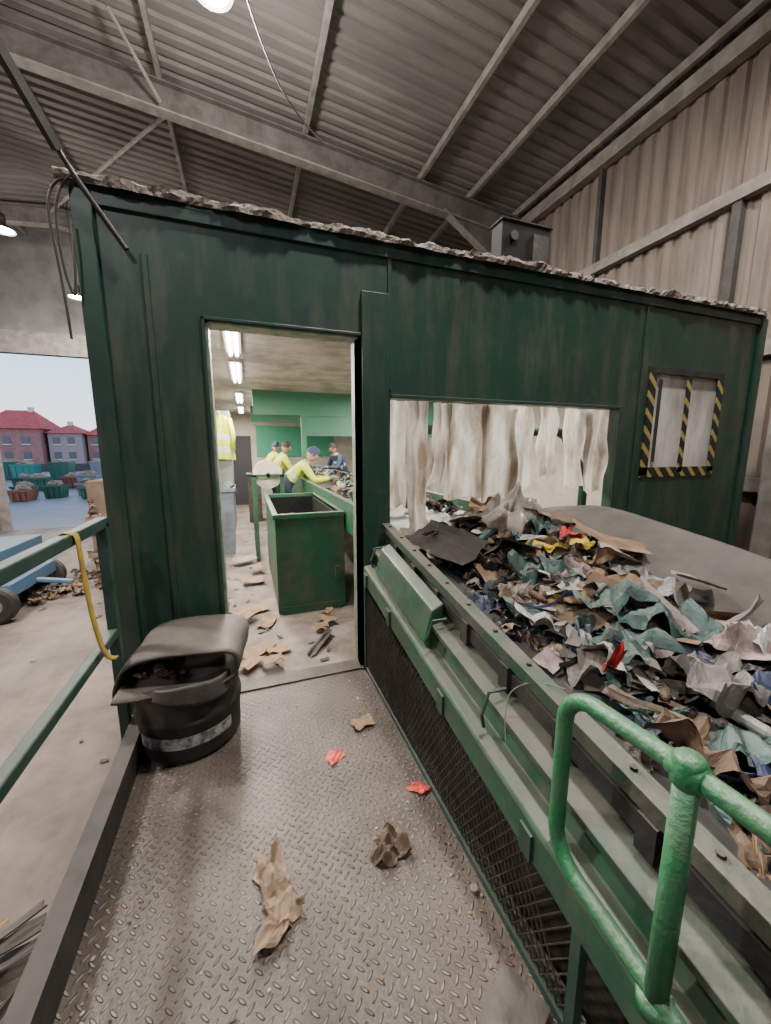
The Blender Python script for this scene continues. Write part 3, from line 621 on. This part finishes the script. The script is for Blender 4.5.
# ------------------------------------------------------------------ workers
m_skin=M('skin',(.45,.27,.19),.6); m_hair=M('dark_hair',(.03,.02,.015),.7); m_trou=M('navy_trousers',(.02,.025,.05),.8); m_boot=M('work_boot',(.03,.022,.015),.7); m_glove=M('grey_glove',(.15,.16,.17),.8); m_navy=M('blue_jacket',(.03,.05,.10),.8); m_eye=M('eye',(.8,.8,.8),.3)
def ik(a,c,l1,l2,pole):
    a=Vector(a);c=Vector(c); d=c-a; L=min(d.length,(l1+l2)*.995); d=d.normalized(); c=a+d*L
    k=(l1*l1-l2*l2+L*L)/(2*L); h=math.sqrt(max(0,l1*l1-k*k)); p=Vector(pole); p=(p-d*p.dot(d)).normalized()
    return a+d*k+p*h, c
def worker(pos,yaw,lean,hands,top,cap,pelvz=.93,stag=.0):
    root=empty('worker',(pos[0],pos[1],pos[2])); root.rotation_euler=(0,0,yaw); root.scale=(1.06,1.06,1.06)
    sp=Vector((math.sin(lean),0,math.cos(lean)))
    pel=Vector((-.10*math.sin(lean)*2,0,pelvz)); waist=pel+sp*.15; chest=pel+sp*.36; nb=pel+sp*.52
    hd=Vector((math.sin(lean*.8),0,math.cos(lean*.8))); neck=nb+hd*.07; hc=nb+hd*.19
    V=[pel,waist,chest,nb,neck]; Rr=[.145,.14,.165,.09,.058]; E=[(0,1),(1,2),(2,3),(3,4)]
    segs=[(pel,waist,2),(waist,nb,0),(nb,neck+hd*.1,3)]
    hand=[]
    for s,hp_ in ((1,hands[0]),(-1,hands[1])):
        sh=pel+sp*.47+Vector((0,s*.19,0)); el,wr=ik(sh,hp_,.29,.26,(-.5,s*.5,-1))
        i=len(V); V+= [sh,(sh+el)/2,el,(el+wr)/2,wr]; Rr+=[.078,.062,.05,.046,.031]; E+=[(2,i),(i,i+1),(i+1,i+2),(i+2,i+3),(i+3,i+4)]
        segs+=[(sh,el,1),(el,wr,1)]; hand.append((el,wr,s))
        hip=pel+Vector((0,s*.10,-.06)); an=Vector((.0+s*stag,s*.14,.09)); kn,an=ik(hip,an,.44,.43,(1,s*.1,0))
        i=len(V); V+=[hip,(hip+kn)/2,kn,(kn+an)/2,an,an+Vector((.10,0,-.045)),an+Vector((.17,0,-.055))]; Rr+=[.105,.088,.062,.058,.042,.045,.035]
        E+=[(0,i)]+[(i+j,i+j+1) for j in range(6)]
        segs+=[(hip,kn,2),(kn,an+Vector((0,0,.05)),2),(an,an+Vector((.17,0,-.055)),4)]
    me=bpy.data.meshes.new('skin'); me.from_pydata([tuple(v) for v in V],E,[]); o=bpy.data.objects.new('tmp',me); sc.collection.objects.link(o)
    md=o.modifiers.new('s','SKIN'); md.use_smooth_shade=True
    for i,dv in enumerate(me.skin_vertices[0].data): dv.radius=(Rr[i],Rr[i]); dv.use_root=(i==0)
    o.modifiers.new('ss','SUBSURF').levels=2
    dg=bpy.context.evaluated_depsgraph_get(); dg.update(); m2=bpy.data.meshes.new_from_object(o.evaluated_get(dg)); bpy.data.objects.remove(o)
    body=bpy.data.objects.new('body',m2); sc.collection.objects.link(body); body.parent=root
    m2.materials.clear()
    for m in (top,top,m_trou,m_skin,m_boot,m_refl): m2.materials.append(m)
    for p in m2.polygons:
        c=p.center; best=9; bi=0; bt=0
        for a,d,mi in segs:
            ab=d-a; t=max(0,min(1,(c-a).dot(ab)/ab.length_squared)); q=(c-(a+ab*t)).length
            if q<best: best=q; bi=mi; bt=t
        if bi==0 and (.2<bt<.33 or .55<bt<.66): bi=5
        p.material_index=bi; p.use_smooth=True
    b=B()
    for el,wr,s in hand:
        d=(wr-el).normalized(); side=d.cross(Vector((0,0,1))).normalized()*s; dn=-side.cross(d)*s
        if dn.z>0: dn=-dn
        b.tube([wr-d*.02,wr+d*.03,wr+d*.085,wr+d*.1],[.03,.038,.04,.03],10)
        for k in range(4):
            q=wr+d*.085+side*(-.03+k*.02); L=(.062,.072,.068,.052)[k]
            b.tube([q,q+d*L*.45+dn*.008,q+d*L*.75+dn*.028,q+d*L*.8+dn*.05],[.0105,.010,.009,.007],6)
        q=wr+d*.03-side*.03; b.tube([q,q-side*.022+d*.025,q-side*.028+d*.055+dn*.01],[.013,.011,.008],6)
    b.obj('hands',m_glove,True,parent=root)
    Mx=Matrix.Translation(hc)@Matrix.Rotation(lean*.8,4,'Y')
    b=B(); nu,nv=20,14; vs=[]
    for j in range(nv+1):
        ph=math.pi*j/nv
        for i in range(nu):
            th=2*math.pi*i/nu; x=math.sin(ph)*math.cos(th);y=math.sin(ph)*math.sin(th);z=math.cos(ph)
            k=1-.22*max(0,-z)*(1 if x<.2 else .55)
            px=x*.098*k+(.012 if z<-.2 and x>0 else 0); py=y*.076*k; pz=z*.118
            vs.append(Mx@Vector((px,py,pz)))
    b.add(vs,[(j*nu+i,(j+1)*nu+i,(j+1)*nu+(i+1)%nu,j*nu+(i+1)%nu) for j in range(nv) for i in range(nu)],0)
    I=rot(0,lean*.8,0)
    for s in (-1,1):
        b.blob(Mx@Vector((.083,s*.03,.01)),(.011,.014,.009),I,1,0,8,6); b.blob(Mx@Vector((.093,s*.03,.01)),(.004,.005,.005),I,2,0,6,5)
        b.blob(Mx@Vector((-.005,s*.078,-.005)),(.018,.008,.03),I,0,.1,8,6)
    b.tube([Mx@Vector((.092,0,.01)),Mx@Vector((.108,0,-.02)),Mx@Vector((.115,0,-.032)),Mx@Vector((.098,0,-.042))],[.008,.011,.014,.008],8,0)
    b.blob(Mx@Vector((.088,0,-.065)),(.008,.024,.006),I,3,0,8,5)
    vs=[]
    for j in range(8):
        ph=math.pi*.56*j/7
        for i in range(nu):
            th=2*math.pi*i/nu; x=math.sin(ph)*math.cos(th);y=math.sin(ph)*math.sin(th);z=math.cos(ph)
            if x>.45 and z<.35: z=.35
            vs.append(Mx@Vector((x*.107-.006,y*.086,z*.128)))
    b.add(vs,[(j*nu+i,(j+1)*nu+i,(j+1)*nu+(i+1)%nu,j*nu+(i+1)%nu) for j in range(7) for i in range(nu)],4 if cap else 2)
    if cap: b.blob(Mx@Vector((.12,0,.05)),(.06,.06,.01),I,4,0,12,5)
    b.obj('head',[m_skin,m_eye,m_hair,M('lips',(.4,.16,.13),.5),cap or m_hair],True,parent=root)
    return root
worker((.72,6.7,0),-.1,.8,[(.62,.18,1.04),(.60,-.2,1.06)],m_hv,m_navy)
worker((2.36,10.0,0),math.pi+.3,.5,[(.5,.2,1.1),(.46,-.2,1.1)],m_navy,m_hair)
worker((.58,10.4,0),.3,.35,[(.48,.2,1.12),(.48,-.2,1.1)],m_hv,m_navy)
worker((.62,8.7,0),.1,.45,[(.52,.2,1.12),(.5,-.2,1.1)],m_hv,None)
worker((2.5,6.5,0),math.pi-.2,.5,[(.48,.2,1.1),(.46,-.22,1.12)],m_hv,m_navy)

# ------------------------------------------------------------------ cables
def cable(name,pts,r=.012,mat=m_black):
    c=bpy.data.curves.new(name,'CURVE'); c.dimensions='3D'; c.bevel_depth=r; c.bevel_resolution=2; s=c.splines.new('NURBS'); s.points.add(len(pts)-1)
    for p,q in zip(s.points,pts): p.co=(*q,1)
    s.use_endpoint_u=True; s.order_u=3; c.materials.append(mat); o=bpy.data.objects.new(name,c); sc.collection.objects.link(o); return o
cable('hanging_cable',[(-.70,2.48,2.94),(-.80,2.46,2.85),(-.80,2.46,2.5),(-.76,2.46,2.33),(-.75,2.46,2.45),(-.74,2.47,2.6),(-.74,2.48,2.7)],.006)
cable('hanging_cable',[(-.72,2.48,2.9),(-.84,2.45,2.88),(-.80,2.45,2.4),(-.79,2.44,2.15)],.006)
cable('hanging_cable',[(.2,5.6,8.0),(.18,5.6,7.2),(.4,5.6,6.5),(.75,5.6,5.8),(1.15,5.6,5.55)],.010,m_grey)
cable('conduit_arm',[(-1.02,1.9,3.6),(-.75,2.4,2.98),(-.70,2.47,2.9),(-.52,2.48,2.62)],.012,m_steel)
b=B(); b.beam((-1.35,1.25,4.3),(-.74,2.40,2.97),.025,.05); b.beam((-1.40,1.25,4.35),(-.78,2.40,3.02),.008,.03); b.obj('cable_tray_arm',m_black)
cable('loose_twine',[(.78,.95,.62),(.80,1.0,.74),(.86,.98,.80),(.90,.90,.84),(.93,.86,.835)],.0018,m_pale)

# ------------------------------------------------------------------ left hall contents
b=B()
for i in range(240):
    x=R.uniform(-9,-.9); y=R.uniform(-1,16); s=R.uniform(.015,.06)*(1 if R.random()<.85 else 2.6)
    b.sheet((x,y,GZ+.012),s*2,s*1.3,rot(R.gauss(0,.06),R.gauss(0,.06),R.random()*6),R.choice([0,1,2,2,3,3]),s*.12,3,.1,i,.2)
for i in range(70):
    x=R.gauss(-3.8,.35); y=R.gauss(9.2,.4); s=R.uniform(.04,.14)
    b.cloth((x,y,GZ+.08),s*2.4,s*1.6,rot(R.random()*.6,R.random()*.6,R.random()*6),R.choice([0,2,3]),i,8,.5,.3)
b.obj('floor_debris',[m_card,mats[4],mats[12],m_crust])
b=B()
for k in range(3):
    z=GZ+k*.74
    b.box((-2.95,8.9,z),(-1.9,10.1,z+.72),0)
    for yy in (9.1,9.5,9.9): b.box((-2.96,yy,z),(-1.89,yy+.02,z+.73),1)
for i in range(140):
    s=R.uniform(.05,.15); z=R.uniform(GZ+.05,GZ+2.15)
    if R.random()<.5: b.sheet((R.uniform(-2.95,-1.9),8.88,z),s*2,s*1.2,rot(math.pi/2+R.gauss(0,.15),0,R.gauss(0,.1)),R.choice([0,2]),.03,3,.2,i)
    else: b.sheet((-2.97,R.uniform(8.9,10.1),z),s*2,s*1.2,rot(math.pi/2,R.gauss(0,.15),math.pi/2),R.choice([0,2]),.03,3,.2,i)
b.obj('cardboard_bale_stack',[M('bale_cardboard',(.19,.13,.09),.85,0,(.12,.085,.06),5),m_steel,M('bale_paper',(.22,.16,.12),.85)])
tl=empty('blue_yard_trailer')
b=B(); b.box((-6.4,7.7,GZ+.38),(-3.75,9.3,GZ+.62)); b.box((-6.4,7.72,GZ+.62),(-3.9,9.28,GZ+1.15)); b.beam((-3.75,8.5,GZ+.45),(-3.2,8.5,GZ+.35),.1,.08); b.obj('chassis',m_blue,bevel=.02,parent=tl)
b=B()
for x in (-3.95,-5.7):
    for y in (7.54,9.3):
        b.tube([(x,y,GZ+.31),(x,y+.02,GZ+.31),(x,y+.14,GZ+.31),(x,y+.16,GZ+.31)],[.26,.31,.31,.26],24,0); b.tube([(x,y-.01,GZ+.31),(x,y+.17,GZ+.31)],.14,16,1)
b.obj('wheels',[m_black,m_pale],parent=tl)
b=B()
for i in range(16):
    b.sheet((R.uniform(-1.75,-1.3),R.uniform(1.7,2.3),GZ+.03+i*.012),R.uniform(.25,.5),R.uniform(.04,.14),rot(R.gauss(0,.06),R.gauss(0,.06),R.gauss(.8,.4)),R.choice([0,1,1,2,1]),.02,4,.1,i+7,.1)
b.obj('scrap_board_pile',[m_grey,mats[12],m_card],solid=.01)

# ------------------------------------------------------------------ outdoors
B().box((-150,YB+.21,GZ-.2),(100,180,GZ-.02)).obj('yard_ground',M('wet_yard',(.13,.125,.125),.55,0,(.20,.17,.15),.25,.2,4))
def skip(x,y,mat,wd=2.2,h=1.1,dp=1.4):
    b=B(); z=GZ
    b.add([(x-wd/2*.85,y,z),(x+wd/2*.85,y,z),(x+wd/2*.85,y+dp,z),(x-wd/2*.85,y+dp,z),(x-wd/2,y-.1,z+h),(x+wd/2,y-.1,z+h),(x+wd/2,y+dp+.1,z+h),(x-wd/2,y+dp+.1,z+h)],[(0,3,2,1),(0,1,5,4),(1,2,6,5),(2,3,7,6),(3,0,4,7)])
    b.box((x-wd/2-.05,y-.16,z+h-.1),(x+wd/2+.05,y-.08,z+h+.03)); 
    for k in (-.3,.0,.3): b.box((x+k*wd-.04,y-.12,z+.05),(x+k*wd+.04,y-.02,z+h-.05))
    b.blob((x,y+dp/2,z+h-.05),(wd*.42,dp*.4,.3),rot(0,0,0),1,.4,12,8,int(x*3))
    return b.obj('waste_skip',[mat,m_card])
g1=M('skip_green',(.015,.11,.06),.6,0,(.04,.11,.08),2); g2=M('skip_teal',(.03,.2,.16),.6); g3=M('skip_blue',(.08,.13,.22),.6); g4=M('skip_grey',(.22,.22,.23),.6); g5=M('skip_rust',(.25,.09,.05),.7)
for i in range(10): skip(-15+i*1.05+R.uniform(-.15,.15),26.5+(i%3)*1.2,[g1,g4,g1,g5,g1,g4,g1,g2,g1,g4][i],.9,R.uniform(.6,.85),1.0)
for i in range(9): skip(-16.5+i*1.4+R.uniform(-.2,.2),33+(i%2)*1.5,[g3,g1,g1,g5,g4,g1,g2,g1,g4][i],R.uniform(.9,1.3),R.uniform(.8,1.2),1.0)
for i in range(8): skip(-26+i*2.4+R.uniform(-.4,.4),43+(i%3)*1.5,[g1,g4,g1,g2,g1,g4,g3,g1][i],R.uniform(1.6,2.2),R.uniform(1.0,1.7))
hs=empty('red_roof_house')
mr=M('red_tiles',(.46,.06,.045),.8,0,(.30,.04,.035),2); mw=M('house_wall',(.36,.16,.14),.8,0,(.26,.11,.10),1); mw2=M('house_wall_pale',(.32,.24,.23),.8); mgl=M('house_glass',(.05,.07,.09),.2)
def house(x0,x1,y0,y1,h,rh):
    b=B(); z=GZ; b.box((x0,y0,z),(x1,y1,z+h),0)
    e=.5; ym=(y0+y1)/2; a=[(x0-e,y0-e,z+h),(x1+e,y0-e,z+h),(x1+e,y1+e,z+h),(x0-e,y1+e,z+h),(x0+2,ym,z+h+rh),(x1-2,ym,z+h+rh)]
    b.add(a,[(0,1,5,4),(1,2,5),(2,3,4,5),(3,0,4),(3,2,1,0)],1)
    n=int((x1-x0)/1.9)
    for i in range(n):
        for zz in (1.4,3.7):
            if zz+1.2<h:
                xx=x0+.6+i*(x1-x0-.6)/n; b.box((xx,y0-.08,z+zz),(xx+.9,y0-.01,z+zz+1.1),2); b.box((xx-.1,y0-.14,z+zz-.15),(xx+1.0,y0-.02,z+zz),3)
    b.box((x1-2.6,ym-.4,z+h+rh*.5),(x1-2.0,ym+.3,z+h+rh+.5),3)
    return b
house(-37,-29.5,74,82,6.0,3.0).obj('main_house',[mw,mr,mgl,m_white],parent=hs)
house(-29,-24.6,75,81,5.4,1.5).obj('wing',[mw2,mr,mgl,m_white],parent=hs)
house(-24.2,-16,76,83,5.2,2.2).obj('end_house',[mw,mr,mgl,m_white],parent=hs)
house(-50,-39,78,86,5.6,2.7).obj('far_house',[mw2,mr,mgl,m_white],parent=hs)
b=B(); b.box((-60,62,GZ),(-10,62.3,GZ+1.0)); b.obj('yard_fence',m_grey)

# ------------------------------------------------------------------ world, camera
wd=bpy.data.worlds.new('sky'); sc.world=wd; wd.use_nodes=True; nt=wd.node_tree; bg=nt.nodes['Background']
tc=_n(nt,'ShaderNodeTexCoord'); sx=_n(nt,'ShaderNodeSeparateXYZ'); nt.links.new(tc.outputs['Generated'],sx.inputs[0])
cr_=_n(nt,'ShaderNodeValToRGB'); nt.links.new(sx.outputs[2],cr_.inputs[0])
e=cr_.color_ramp.elements; e[0].position=0; e[0].color=(1.0,.88,.88,1); e[1].position=.5; e[1].color=(.34,.52,.88,1)
k=cr_.color_ramp.elements.new(.16); k.color=(.60,.80,1,1)
nt.links.new(cr_.outputs[0],bg.inputs[0]); bg.inputs[1].default_value=2.3

cd=bpy.data.cameras.new('camera'); cam=bpy.data.objects.new('camera',cd); sc.collection.objects.link(cam)
cam.location=(0,0,1.6); cam.rotation_euler=(math.radians(90-9.25),0,math.radians(-19.9))
cd.sensor_fit='VERTICAL'; cd.sensor_height=36; cd.lens=381*36/1024; cd.clip_start=.05; cd.clip_end=500
sc.camera=cam
